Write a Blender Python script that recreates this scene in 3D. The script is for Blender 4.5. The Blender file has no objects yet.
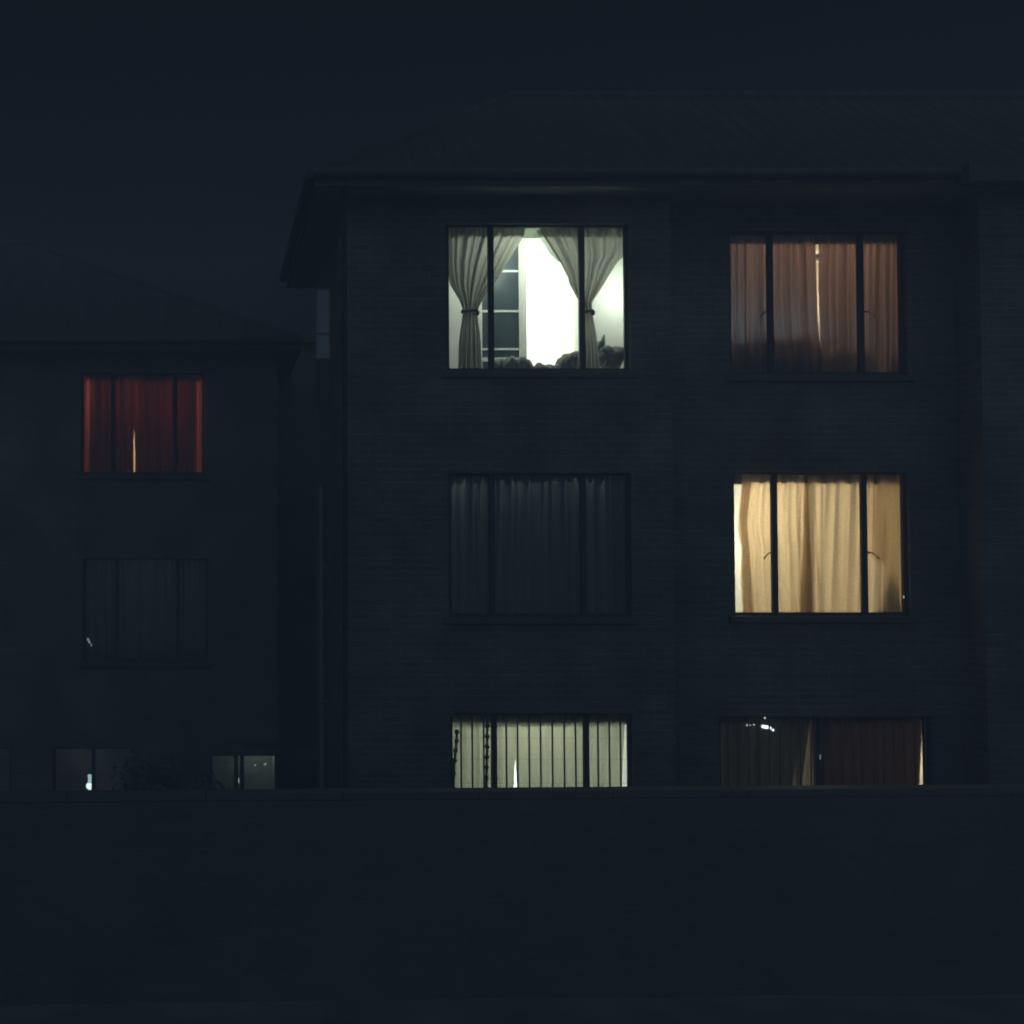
import bpy, math, random
from mathutils import Vector, Matrix

# ------------------------------------------------------------------ camera, sky, light, exposure
sc = bpy.context.scene
COL = sc.collection
F, EYE, PITCH = 1390.0, 3.70, math.radians(1.8)
PX, HORIZON = 205.0, 575.0                 # the picture is a crop: its optical axis lies left of the middle
PY = HORIZON - F * math.tan(PITCH)

cam_data = bpy.data.cameras.new('camera')
cam = bpy.data.objects.new('camera', cam_data)
COL.objects.link(cam)
cam_data.sensor_width = 36.0
cam_data.lens = F / 1024.0 * 36.0
cam_data.shift_x = (512.0 - PX) / 1024.0
cam_data.shift_y = -(512.0 - PY) / 1024.0
cam_data.clip_end = 2000.0
cp, sp = math.cos(PITCH), math.sin(PITCH)
cam.location = (0, 0, EYE)
cam.rotation_euler = (math.pi / 2 + PITCH, 0, 0)
sc.camera = cam
sc.render.resolution_x = sc.render.resolution_y = 1024
sc.view_settings.view_transform = 'Standard'
sc.view_settings.look = 'None'
sc.view_settings.exposure = 0
sc.view_settings.gamma = 1
sc.render.filter_size = 1.9
sc.cycles.filter_width = 1.9
sc.cycles.use_denoising = True
sc.cycles.max_bounces = 10
sc.cycles.transparent_max_bounces = 16
sc.cycles.sample_clamp_indirect = 4.0
sc.cycles.caustics_reflective = False
sc.cycles.caustics_refractive = False

MOON_EL, MOON_AZ = math.radians(7), math.radians(62)      # above the horizon, off the facade's normal
YAW = 0.0
cy, sy = math.cos(YAW), math.sin(YAW)
n_ = Vector((sy, -cy, 0)); d_ = Vector((cy, sy, 0))
to_moon = (n_ * math.cos(MOON_AZ) + d_ * math.sin(MOON_AZ)) * math.cos(MOON_EL) + Vector((0, 0, math.sin(MOON_EL)))

world = bpy.data.worlds.new('World')
sc.world = world
world.use_nodes = True
wt = world.node_tree
wt.nodes.clear()
wo = wt.nodes.new('ShaderNodeOutputWorld')
bg = wt.nodes.new('ShaderNodeBackground')
tc = wt.nodes.new('ShaderNodeTexCoord')
sep = wt.nodes.new('ShaderNodeSeparateXYZ')
wt.links.new(tc.outputs['Generated'], sep.inputs[0])
# fill glow added behind the camera lights the walls; the sky over the flats is dark
mr = wt.nodes.new('ShaderNodeMapRange'); mr.interpolation_type = 'SMOOTHSTEP'
mr.inputs['From Min'].default_value = 0.35; mr.inputs['From Max'].default_value = -0.75
wt.links.new(sep.outputs['Y'], mr.inputs['Value'])
mix = wt.nodes.new('ShaderNodeMix'); mix.data_type = 'RGBA'
mix.inputs['A'].default_value = (0.0007, 0.0007, 0.0014, 1)
mix.inputs['B'].default_value = (0.116, 0.172, 0.250, 1)
wt.links.new(mr.outputs[0], mix.inputs['Factor'])
# low band of sky glow just over the far roofs
hz = wt.nodes.new('ShaderNodeMapRange'); hz.interpolation_type = 'SMOOTHSTEP'
hz.inputs['From Min'].default_value = 0.36; hz.inputs['From Max'].default_value = 0.02
hz.inputs['To Min'].default_value = 0.0; hz.inputs['To Max'].default_value = 1.0
wt.links.new(sep.outputs['Z'], hz.inputs['Value'])
hcol = wt.nodes.new('ShaderNodeMix'); hcol.data_type = 'RGBA'
hcol.inputs['A'].default_value = (0, 0, 0, 1); hcol.inputs['B'].default_value = (0.0004, 0.0002, 0.0006, 1)
wt.links.new(hz.outputs[0], hcol.inputs['Factor'])
sky = wt.nodes.new('ShaderNodeTexSky'); sky.sky_type = 'NISHITA'; sky.sun_disc = False
sky.sun_elevation = MOON_EL
sky.sun_rotation = math.atan2(to_moon.x, to_moon.y)
sks = wt.nodes.new('ShaderNodeVectorMath'); sks.operation = 'SCALE'; sks.inputs['Scale'].default_value = 0.00008
wt.links.new(sky.outputs[0], sks.inputs[0])
a1 = wt.nodes.new('ShaderNodeVectorMath'); a1.operation = 'ADD'
wt.links.new(mix.outputs['Result'], a1.inputs[0]); wt.links.new(hcol.outputs['Result'], a1.inputs[1])
a2 = wt.nodes.new('ShaderNodeVectorMath'); a2.operation = 'ADD'
wt.links.new(a1.outputs[0], a2.inputs[0]); wt.links.new(sks.outputs[0], a2.inputs[1])
wt.links.new(a2.outputs[0], bg.inputs['Color'])
bg.inputs['Strength'].default_value = 1.0
wt.links.new(bg.outputs[0], wo.inputs[0])

moon_data = bpy.data.lights.new('moon', 'SUN')
moon_data.energy = 0.048
moon_data.angle = math.radians(2.0)
moon_data.color = (0.62, 0.90, 1.0)
moon = bpy.data.objects.new('moon', moon_data)
COL.objects.link(moon)
moon.rotation_euler = to_moon.to_track_quat('Z', 'Y').to_euler()

# ------------------------------------------------------------------ helpers
def ray(u, v):
    a = (u - PX) / F; b = (PY - v) / F; k = cp - b * sp
    return a / k, (sp + b * cp) / k

class Frame:
    """local axes of a facade: x along it, y into the building, z up from the yard level"""
    def __init__(s, D, X0):
        s.D, s.X0 = D, X0
        s.mat = Matrix.Translation((X0, D, 0))
    def at(s, u, v, y=0.0):
        tx, tz = ray(u, v); Y = s.D + y
        return tx * Y - s.X0, EYE + tz * Y
SET = .30                                      # the right half of the front stands back by this much
MAIN, RIGHT, FAR = Frame(15.8, 3.49), Frame(15.8 + SET, 3.49), Frame(22.0, 4.86)
def opening(fr, ul, ur, vt, vb, z0=None):
    e = .045; vm = (vt + vb) / 2
    return (fr.at(ul, vm, .07)[0] - e, fr.at(ur, vm, .07)[0] + e, (fr.at(ul, vb, .07)[1] - e) if z0 is None else z0, fr.at((ul + ur) / 2, vt)[1])

class MB:
    def __init__(s): s.v = []; s.f = []
    def quad(s, *p):
        n = len(s.v); s.v += [tuple(q) for q in p]; s.f.append(tuple(range(n, n + len(p))))
    def box(s, x0, x1, y0, y1, z0, z1):
        n = len(s.v)
        s.v += [(x, y, z) for z in (z0, z1) for y in (y0, y1) for x in (x0, x1)]
        s.f += [tuple(n + i for i in q) for q in ((0,2,3,1),(4,5,7,6),(0,1,5,4),(1,3,7,5),(3,2,6,7),(2,0,4,6))]
    def tube(s, pts, r, n=8, caps=True):
        pts = [Vector(p) for p in pts]; base = len(s.v)
        rr = r if isinstance(r, (list, tuple)) else [r] * len(pts)
        for i, p in enumerate(pts):
            t = (pts[min(i + 1, len(pts) - 1)] - pts[max(i - 1, 0)]).normalized()
            a = t.orthogonal().normalized() if abs(t.z) < .9 else Vector((1, 0, 0))
            a = (a - t * a.dot(t)).normalized(); b = t.cross(a)
            for k in range(n):
                w = 2 * math.pi * k / n
                s.v.append(tuple(p + (a * math.cos(w) + b * math.sin(w)) * rr[i]))
        for i in range(len(pts) - 1):
            for k in range(n):
                k2 = (k + 1) % n
                s.f.append((base + i*n + k, base + i*n + k2, base + (i+1)*n + k2, base + (i+1)*n + k))
        if caps:
            s.f.append(tuple(base + k for k in range(n))[::-1])
            s.f.append(tuple(base + (len(pts)-1)*n + k for k in range(n)))
    def blob(s, c, r, seed=0, nu=14, nv=9, rough=.2):
        rnd = random.Random(seed); base = len(s.v)
        ph = [rnd.uniform(0, 6.28) for _ in range(6)]
        for j in range(nv + 1):
            th = math.pi * j / nv
            for i in range(nu):
                a = 2 * math.pi * i / nu
                k = 1 + rough * (math.sin(3*a + ph[0]) * math.sin(th*2 + ph[1]) + .6 * math.sin(5*a + ph[2] + th*3)) * math.sin(th)
                s.v.append((c[0] + r[0]*k*math.sin(th)*math.cos(a), c[1] + r[1]*k*math.sin(th)*math.sin(a), c[2] + r[2]*k*math.cos(th)))
        for j in range(nv):
            for i in range(nu):
                i2 = (i + 1) % nu
                s.f.append((base + j*nu + i, base + (j+1)*nu + i, base + (j+1)*nu + i2, base + j*nu + i2))
    def build(s, name, mat, parent=None, smooth=False, bevel=0):
        me = bpy.data.meshes.new(name)
        me.from_pydata(s.v, [], s.f); me.validate(); me.update()
        me.materials.append(mat)
        if smooth:
            for p in me.polygons: p.use_smooth = True
        o = bpy.data.objects.new(name, me); COL.objects.link(o)
        if parent is not None: o.parent = parent
        if bevel:
            b = o.modifiers.new('bevel', 'BEVEL'); b.width = bevel; b.segments = 2; b.limit_method = 'ANGLE'
        return o

def tag(o, label=None, cat=None, group=None, kind=None):
    for k, v in (('label', label), ('category', cat), ('group', group), ('kind', kind)):
        if v: o[k] = v
    return o
def empty(name, mat):
    o = bpy.data.objects.new(name, None); COL.objects.link(o); o.matrix_world = mat; o.empty_display_size = .2
    return o
def placed(o, frame):
    o.matrix_world = frame.mat.copy(); return o

# ------------------------------------------------------------------ materials
def new_mat(name):
    mt = bpy.data.materials.new(name); mt.use_nodes = True
    nt = mt.node_tree; return mt, nt, nt.nodes['Principled BSDF']
def surf(name, col, rough=.8, var=.25, scale=3.0, bump=.15, bscale=40, metallic=0):
    mt, nt, p = new_mat(name)
    tcn = nt.nodes.new('ShaderNodeTexCoord'); no = nt.nodes.new('ShaderNodeTexNoise')
    no.inputs['Scale'].default_value = scale; no.inputs['Detail'].default_value = 6
    nt.links.new(tcn.outputs['Object'], no.inputs['Vector'])
    mx = nt.nodes.new('ShaderNodeMix'); mx.data_type = 'RGBA'
    mx.inputs['A'].default_value = (*[c * (1 - var) for c in col], 1)
    mx.inputs['B'].default_value = (*[min(1, c * (1 + var)) for c in col], 1)
    nt.links.new(no.outputs['Fac'], mx.inputs['Factor']); nt.links.new(mx.outputs['Result'], p.inputs['Base Color'])
    n2 = nt.nodes.new('ShaderNodeTexNoise'); n2.inputs['Scale'].default_value = bscale
    nt.links.new(tcn.outputs['Object'], n2.inputs['Vector'])
    bp = nt.nodes.new('ShaderNodeBump'); bp.inputs['Strength'].default_value = bump; bp.inputs['Distance'].default_value = .02
    nt.links.new(n2.outputs['Fac'], bp.inputs['Height']); nt.links.new(bp.outputs[0], p.inputs['Normal'])
    p.inputs['Roughness'].default_value = rough; p.inputs['Metallic'].default_value = metallic
    return mt
def brick(name, c1, c2, mortar, w=.23, h=.078, bump=.6, lo=.62, hi=1.4):
    mt, nt, p = new_mat(name)
    tcn = nt.nodes.new('ShaderNodeTexCoord'); s = nt.nodes.new('ShaderNodeSeparateXYZ')
    nt.links.new(tcn.outputs['Object'], s.inputs[0])
    ad = nt.nodes.new('ShaderNodeMath'); nt.links.new(s.outputs['X'], ad.inputs[0]); nt.links.new(s.outputs['Y'], ad.inputs[1])
    cb = nt.nodes.new('ShaderNodeCombineXYZ'); nt.links.new(ad.outputs[0], cb.inputs['X']); nt.links.new(s.outputs['Z'], cb.inputs['Y'])
    b = nt.nodes.new('ShaderNodeTexBrick')
    b.inputs['Scale'].default_value = 1; b.inputs['Brick Width'].default_value = w; b.inputs['Row Height'].default_value = h
    b.inputs['Mortar Size'].default_value = .007; b.inputs['Mortar Smooth'].default_value = .3
    b.inputs['Color1'].default_value = (*c1, 1); b.inputs['Color2'].default_value = (*c2, 1); b.inputs['Mortar'].default_value = (*mortar, 1)
    nt.links.new(cb.outputs[0], b.inputs['Vector'])
    no = nt.nodes.new('ShaderNodeTexNoise'); no.inputs['Scale'].default_value = 1.3; no.inputs['Detail'].default_value = 8
    nt.links.new(tcn.outputs['Object'], no.inputs['Vector'])
    rg = nt.nodes.new('ShaderNodeMapRange'); rg.inputs['To Min'].default_value = lo; rg.inputs['To Max'].default_value = hi
    rg.inputs['From Min'].default_value = .3; rg.inputs['From Max'].default_value = .7
    nt.links.new(no.outputs['Fac'], rg.inputs['Value'])
    vm = nt.nodes.new('ShaderNodeVectorMath'); vm.operation = 'SCALE'
    nt.links.new(b.outputs['Color'], vm.inputs[0]); nt.links.new(rg.outputs[0], vm.inputs['Scale'])
    nt.links.new(vm.outputs[0], p.inputs['Base Color'])
    bp = nt.nodes.new('ShaderNodeBump'); bp.inputs['Strength'].default_value = bump; bp.inputs['Distance'].default_value = .01
    inv = nt.nodes.new('ShaderNodeMath'); inv.operation = 'SUBTRACT'; inv.inputs[0].default_value = 1
    nt.links.new(b.outputs['Fac'], inv.inputs[1]); nt.links.new(inv.outputs[0], bp.inputs['Height'])
    nt.links.new(bp.outputs[0], p.inputs['Normal']); p.inputs['Roughness'].default_value = .88
    return mt
def fabric(name, col, through, fac=.6, weave=.25):
    """cloth: diffuse mixed with translucent, mottled by a fine weave"""
    mt = bpy.data.materials.new(name); mt.use_nodes = True; nt = mt.node_tree; nt.nodes.clear()
    out = nt.nodes.new('ShaderNodeOutputMaterial')
    tcn = nt.nodes.new('ShaderNodeTexCoord')
    no = nt.nodes.new('ShaderNodeTexNoise'); no.inputs['Scale'].default_value = 70; no.inputs['Detail'].default_value = 5
    no.inputs['Roughness'].default_value = .7
    nt.links.new(tcn.outputs['Object'], no.inputs['Vector'])
    rg = nt.nodes.new('ShaderNodeMapRange'); rg.inputs['From Min'].default_value = .3; rg.inputs['From Max'].default_value = .7
    rg.inputs['To Min'].default_value = 1 - weave; rg.inputs['To Max'].default_value = 1 + weave
    nt.links.new(no.outputs['Fac'], rg.inputs['Value'])
    def scaled(c):
        vm = nt.nodes.new('ShaderNodeVectorMath'); vm.operation = 'SCALE'; vm.inputs[0].default_value = c
        nt.links.new(rg.outputs[0], vm.inputs['Scale']); return vm.outputs[0]
    df = nt.nodes.new('ShaderNodeBsdfDiffuse'); tr = nt.nodes.new('ShaderNodeBsdfTranslucent')
    nt.links.new(scaled(col), df.inputs['Color']); nt.links.new(scaled(through), tr.inputs['Color'])
    mx = nt.nodes.new('ShaderNodeMixShader'); mx.inputs[0].default_value = fac
    nt.links.new(df.outputs[0], mx.inputs[1]); nt.links.new(tr.outputs[0], mx.inputs[2])
    nt.links.new(mx.outputs[0], out.inputs[0])
    return mt
def pane_mat(name='window glass', tint=(.93, .95, .94), grime=.015):
    mt = bpy.data.materials.new(name); mt.use_nodes = True; nt = mt.node_tree; nt.nodes.clear()
    out = nt.nodes.new('ShaderNodeOutputMaterial')
    t = nt.nodes.new('ShaderNodeBsdfTransparent'); t.inputs[0].default_value = (*tint, 1)
    g = nt.nodes.new('ShaderNodeBsdfGlossy'); g.inputs['Roughness'].default_value = .03
    fr = nt.nodes.new('ShaderNodeFresnel'); fr.inputs[0].default_value = 1.5
    mx = nt.nodes.new('ShaderNodeMixShader'); nt.links.new(fr.outputs[0], mx.inputs[0])
    nt.links.new(t.outputs[0], mx.inputs[1]); nt.links.new(g.outputs[0], mx.inputs[2])
    df = nt.nodes.new('ShaderNodeBsdfDiffuse'); df.inputs[0].default_value = (.5, .5, .5, 1)
    m2 = nt.nodes.new('ShaderNodeMixShader')
    no = nt.nodes.new('ShaderNodeTexNoise'); no.inputs['Scale'].default_value = 2.5
    ml = nt.nodes.new('ShaderNodeMath'); ml.operation = 'MULTIPLY'; ml.inputs[1].default_value = grime * 2
    nt.links.new(no.outputs['Fac'], ml.inputs[0]); nt.links.new(ml.outputs[0], m2.inputs[0])
    nt.links.new(mx.outputs[0], m2.inputs[1]); nt.links.new(df.outputs[0], m2.inputs[2])
    nt.links.new(m2.outputs[0], out.inputs[0]); return mt
def glow(name, col, strength):
    mt, nt, p = new_mat(name)
    p.inputs['Base Color'].default_value = (.8, .8, .8, 1)
    p.inputs['Emission Color'].default_value = (*col, 1); p.inputs['Emission Strength'].default_value = strength
    return mt
def tiles(name, col):
    mt, nt, p = new_mat(name)
    tcn = nt.nodes.new('ShaderNodeTexCoord')
    w = nt.nodes.new('ShaderNodeTexWave'); w.wave_type = 'BANDS'; w.bands_direction = 'X'; w.inputs['Scale'].default_value = 1.45
    nt.links.new(tcn.outputs['Object'], w.inputs['Vector'])
    b = nt.nodes.new('ShaderNodeTexBrick'); b.inputs['Scale'].default_value = 1; b.inputs['Brick Width'].default_value = .22
    b.inputs['Row Height'].default_value = .32; b.inputs['Mortar Size'].default_value = .012; b.offset = 0
    b.inputs['Color1'].default_value = (*[c * .8 for c in col], 1); b.inputs['Color2'].default_value = (*[c * 1.25 for c in col], 1)
    b.inputs['Mortar'].default_value = (*[c * .5 for c in col], 1)
    nt.links.new(tcn.outputs['Object'], b.inputs['Vector']); nt.links.new(b.outputs['Color'], p.inputs['Base Color'])
    bp = nt.nodes.new('ShaderNodeBump'); bp.inputs['Strength'].default_value = .5; bp.inputs['Distance'].default_value = .04
    nt.links.new(w.outputs['Fac'], bp.inputs['Height']); nt.links.new(bp.outputs[0], p.inputs['Normal'])
    p.inputs['Roughness'].default_value = .8; return mt

M_BRICK = brick('face brick', (.105, .098, .088), (.070, .066, .060), (.135, .132, .122))
M_BRICK2 = brick('dark face brick', (.12, .11, .10), (.095, .085, .08), (.14, .13, .12))
M_YARDWALL = brick('boundary brick', (.10, .095, .09), (.085, .08, .078), (.11, .105, .10), bump=.3, lo=.85, hi=1.1)
M_COPING = surf('concrete coping', (.09, .09, .085), var=.15)
M_TILE = tiles('roof tiles', (.042, .040, .038))
M_FASCIA = surf('painted fascia', (.055, .055, .055), var=.1)
M_SOFFIT = surf('soffit board', (.3, .3, .3), var=.05)
M_STEEL = surf('dark window steel', (.035, .035, .037), rough=.8, var=.1)
M_BAR = surf('burglar bar steel', (.06, .06, .06), rough=.5, var=.1)
M_SILL = surf('sill brick', (.07, .065, .06), var=.2)
M_PIPE = surf('grey pipe', (.20, .20, .21), rough=.5, var=.1)
M_GLASS = pane_mat()
M_FROST = fabric('frosted glass', (.85, .9, .93), (.5, .55, .6), .35, .06)
M_PLASTER = surf('white plaster', (.78, .78, .74), var=.03, bump=.03)
M_PLASTER_WARM = surf('cream plaster', (.78, .70, .56), var=.04, bump=.03)
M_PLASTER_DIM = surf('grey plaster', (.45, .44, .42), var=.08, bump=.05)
M_LAMP = glow('lamp glass', (1, .95, .85), 4)
M_DARKCLOTH = surf('dark upholstery', (.035, .035, .045), rough=.95, var=.3)
M_GROUND = surf('dry grass and soil', (.17, .165, .15), var=.3, scale=1.2, bump=.5)
M_ROAD = surf('asphalt', (.10, .10, .10), var=.2, scale=8, bump=.4)
M_PAVE = brick('concrete paving', (.17, .17, .165), (.155, .15, .15), (.12, .12, .12), w=.6, h=.6, bump=.3)

# ------------------------------------------------------------------ setting
def terrain():
    mb = MB(); xs = [-60, -40, -25] + [-20 + i for i in range(0, 41)] + [25, 40, 60]
    ys = [12.3, 13, 13.6, 14.2, 15, 16, 17, 18, 19, 20, 22, 25, 30, 34]
    def h(x, y):
        t = min(1, max(0, (1.4 - x) / 2.0)) * min(1, max(0, (y - 13.2) / 2.8))
        t = t * t * (3 - 2 * t)
        return -1.2 * t - .02 + .015 * math.sin(x * 1.7 + y)
    for x in xs:
        for y in ys: mb.v.append((x, y, h(x, y)))
    n = len(ys)
    for i in range(len(xs) - 1):
        for j in range(n - 1):
            mb.f.append((i*n + j, (i+1)*n + j, (i+1)*n + j + 1, i*n + j + 1))
    return mb
tag(terrain().build('ground', M_GROUND, smooth=True), kind='structure')
mb = MB(); mb.box(-60, 60, 9.8, 12.299, -.3, .0); tag(mb.build('pavement', M_PAVE), kind='structure')
mb = MB(); mb.box(-60, 60, 9.65, 9.798, -.3, .01); tag(mb.build('kerb', M_COPING), kind='structure')
mb = MB(); mb.quad((-60, -29, -.13), (60, -29, -.13), (60, 9.65, -.13), (-60, 9.65, -.13))
tag(mb.build('road', M_ROAD), kind='structure')

yard = empty('boundary_wall', Matrix.Translation((3.2, 12.42, 0)) @ Matrix.Rotation(math.radians(2.5), 4, 'Z'))
tag(yard, 'long dark brick boundary wall in front of both blocks of flats', 'wall')
mb = MB(); mb.box(-14, 14, -.11, .11, -1.6, 1.73); mb.build('wall', M_YARDWALL, yard)
mb = MB()
x = -14.0
while x < 14:
    mb.box(x, min(14, x + 1.196), -.116, .116, 1.732, 1.80); x += 1.2
mb.build('coping', M_COPING, yard, bevel=.006)

# ------------------------------------------------------------------ building pieces
def wall_sheet(mb, x0, x1, z0, z1, t, ops, y=0.0):
    """wall from y to y+t with rectangular openings (a, b, c, d) = x0 x1 z0 z1"""
    xs = sorted({x0, x1, *[o[0] for o in ops], *[o[1] for o in ops]})
    zs = sorted({z0, z1, *[o[2] for o in ops], *[o[3] for o in ops]})
    for i in range(len(xs) - 1):
        for j in range(len(zs) - 1):
            cx, cz = (xs[i] + xs[i+1]) / 2, (zs[j] + zs[j+1]) / 2
            if any(o[0] < cx < o[1] and o[2] < cz < o[3] for o in ops): continue
            a, b, c, d = xs[i], xs[i+1], zs[j], zs[j+1]
            mb.quad((a, y, c), (b, y, c), (b, y, d), (a, y, d))
            mb.quad((b, y+t, c), (a, y+t, c), (a, y+t, d), (b, y+t, d))
    for a, b, c, d in ops:
        mb.quad((a, y, c), (a, y, d), (a, y+t, d), (a, y+t, c)); mb.quad((b, y, d), (b, y, c), (b, y+t, c), (b, y+t, d))
        mb.quad((a, y, c), (a, y+t, c), (b, y+t, c), (b, y, c)); mb.quad((a, y, d), (b, y, d), (b, y+t, d), (a, y+t, d))
    mb.quad((x0, y, z0), (x0, y, z1), (x0, y+t, z1), (x0, y+t, z0)); mb.quad((x1, y, z1), (x1, y, z0), (x1, y+t, z0), (x1, y+t, z1))
    mb.quad((x0, y, z1), (x1, y, z1), (x1, y+t, z1), (x0, y+t, z1))

T = .22
def window(bld, op, mulls, handles=(), bars=None, hz_bars=(), handle_z=None, yo=0.0):
    """a steel window in opening op: frame mesh > pane, sill, handle, burglar_bar"""
    a, b, c, d = op
    g = .002
    mb = MB(); w = .042; y0, y1 = .07, .115
    mb.box(a + g, a + w, y0, y1, c + g, d - g); mb.box(b - w, b - g, y0, y1, c + g, d - g)
    mb.box(a + w, b - w, y0, y1, c + g, c + w); mb.box(a + w, b - w, y0, y1, d - w * .55, d - g)
    for mx_ in mulls: mb.box(mx_ - .032, mx_ + .032, y0 - .006, y1 + .006, c + w, d - w * .55)
    wn = mb.build('window', M_STEEL, bld); wn.location.y = yo
    edges = [a + w] + [q for mm in mulls for q in (mm - .032, mm + .032)] + [b - w]
    for i in range(0, len(edges), 2):
        mb = MB(); mb.quad((edges[i], .092, c + w), (edges[i+1], .092, c + w), (edges[i+1], .092, d - w * .55), (edges[i], .092, d - w * .55))
        mb.build('pane', M_GLASS, wn)
    mb = MB(); mb.box(a - .06, b + .06, -.045, .066, c - .075, c - .002); mb.build('sill', M_SILL, wn, bevel=.005)
    for hx, sgn in handles:
        hzv = handle_z if handle_z else (c + d) / 2
        mb = MB(); mb.tube([(hx, .07, hzv + .01), (hx + sgn * .05, .045, hzv), (hx + sgn * .10, .03, hzv - .045), (hx + sgn * .115, .03, hzv - .07)], .009)
        mb.build('handle', M_BAR, wn, smooth=True)
    if bars:
        x = bars[0]
        for bx in bars:
            mb = MB(); mb.tube([(bx, -.02, c + .01), (bx + .0015, -.02, (c+d)/2), (bx, -.02, d - .01)], .0108, 6)
            mb.build('burglar_bar', M_BAR, wn, smooth=True)
        for hzv in hz_bars:
            mb = MB(); mb.box(a + .003, b - .003, -.032, -.029, hzv - .0015, hzv + .0015); mb.build('cross_bar', M_BAR, wn)
    return wn

def room(bld, x0, x1, z0, z1, depth, mat, lamps, beam=None, yo=0.0, vmat=None):
    """inside of a room: plastered box open to the window wall > valance, own and added fill lamps"""
    mb = MB(); y0, y1 = T - .004, depth
    A = [(x0, y0, z0), (x1, y0, z0), (x1, y1, z0), (x0, y1, z0), (x0, y0, z1), (x1, y0, z1), (x1, y1, z1), (x0, y1, z1)]
    for q in ((0,1,2,3), (7,6,5,4), (0,3,7,4), (1,5,6,2), (3,2,6,7)): mb.quad(*[A[i] for i in q])
    r = mb.build('room', mat, bld); r.location.y = yo
    if beam:
        mb = MB(); mb.box(x0 + .003, x1 - .003, .334, .342, beam, z1 - .003); mb.build('valance', vmat or M_VALANCE, r)
    for (lx, ly, lz, power, col, rad) in lamps:  # includes unseen fill lamps added to brighten curtains and walls
        ld = bpy.data.lights.new('room or fill lamp', 'POINT'); ld.energy = power; ld.color = col; ld.shadow_soft_size = rad
        lo = bpy.data.objects.new('room_or_fill_lamp', ld); COL.objects.link(lo); lo.parent = r; lo.location = (lx, ly, lz)
        if lz > z1 - .8:
            mb = MB(); mb.tube([(lx, ly, z1 - .002), (lx, ly, z1 - .05)], [.12, .09], 16); mb.build('lamp_base', M_FASCIA, r)  # unseen base, also built for added fill lamps
    return r

def curtain(name, frame, y, rows, mat, folds, amp, seed=0, parent=None, ztop=None, zbot=None, taper=0.0, nrow=46):
    """rows: (v, left u, right u) in photo pixels read on the plane y; folds keep their number where the cloth narrows"""
    rnd = random.Random(seed)
    R = []
    for v, ul, ur in rows:
        (xl, z1), (xr, z2) = frame.at(ul, v, y), frame.at(ur, v, y)
        R.append(((z1 + z2) / 2, xl, xr))
    R.sort(key=lambda r: -r[0])
    if ztop: R.insert(0, (ztop, R[0][1], R[0][2]))
    if zbot: R.append((zbot, R[-1][1], R[-1][2]))
    ncol = max(8, int(folds * 12))
    comp = [(folds * k, rnd.uniform(0, 6.28), a_) for k, a_ in ((1, 1.0), (.53, .8), (1.63, .45), (2.7, .2))]
    mb = MB(); zs = [R[0][0] + (R[-1][0] - R[0][0]) * i / (nrow - 1) for i in range(nrow)]
    for z in zs:
        for k in range(len(R) - 1):
            if R[k][0] >= z - 1e-9 >= R[k+1][0] - 2e-9: break
        t = (R[k][0] - z) / max(1e-6, R[k][0] - R[k+1][0]); t = min(1, max(0, t))
        xl = R[k][1] * (1 - t) + R[k+1][1] * t; xr = R[k][2] * (1 - t) + R[k+1][2] * t
        q = (R[0][0] - z) / (R[0][0] - R[-1][0])
        for i in range(ncol + 1):
            u = i / ncol
            s_ = sum(a_ * math.sin(6.2832 * f_ * (u + .012 * math.sin(3 * q + ph)) + ph + .5 * q * math.sin(ph * 2)) for f_, ph, a_ in comp)
            env = min(1, 8 * u, 8 * (1 - u)) * .7 + .3
            am = amp * (1 - taper * math.exp(-((q - .58) / .12) ** 2))
            xx = xl + (xr - xl) * u + amp * .25 * math.sin(6.2832 * folds * u * .7 + comp[1][1]) * math.sin(2.2 * q + comp[0][1]) * env
            mb.v.append((xx if 0 < i < ncol else (xl if i == 0 else xr), y + am * s_ * env * .55, z))
    n = ncol + 1
    for j in range(nrow - 1):
        for i in range(ncol):
            mb.f.append((j*n + i, (j+1)*n + i, (j+1)*n + i + 1, j*n + i + 1))
    o = mb.build(name, mat, parent, smooth=True)
    if parent is None: placed(o, frame)
    return o

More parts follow.
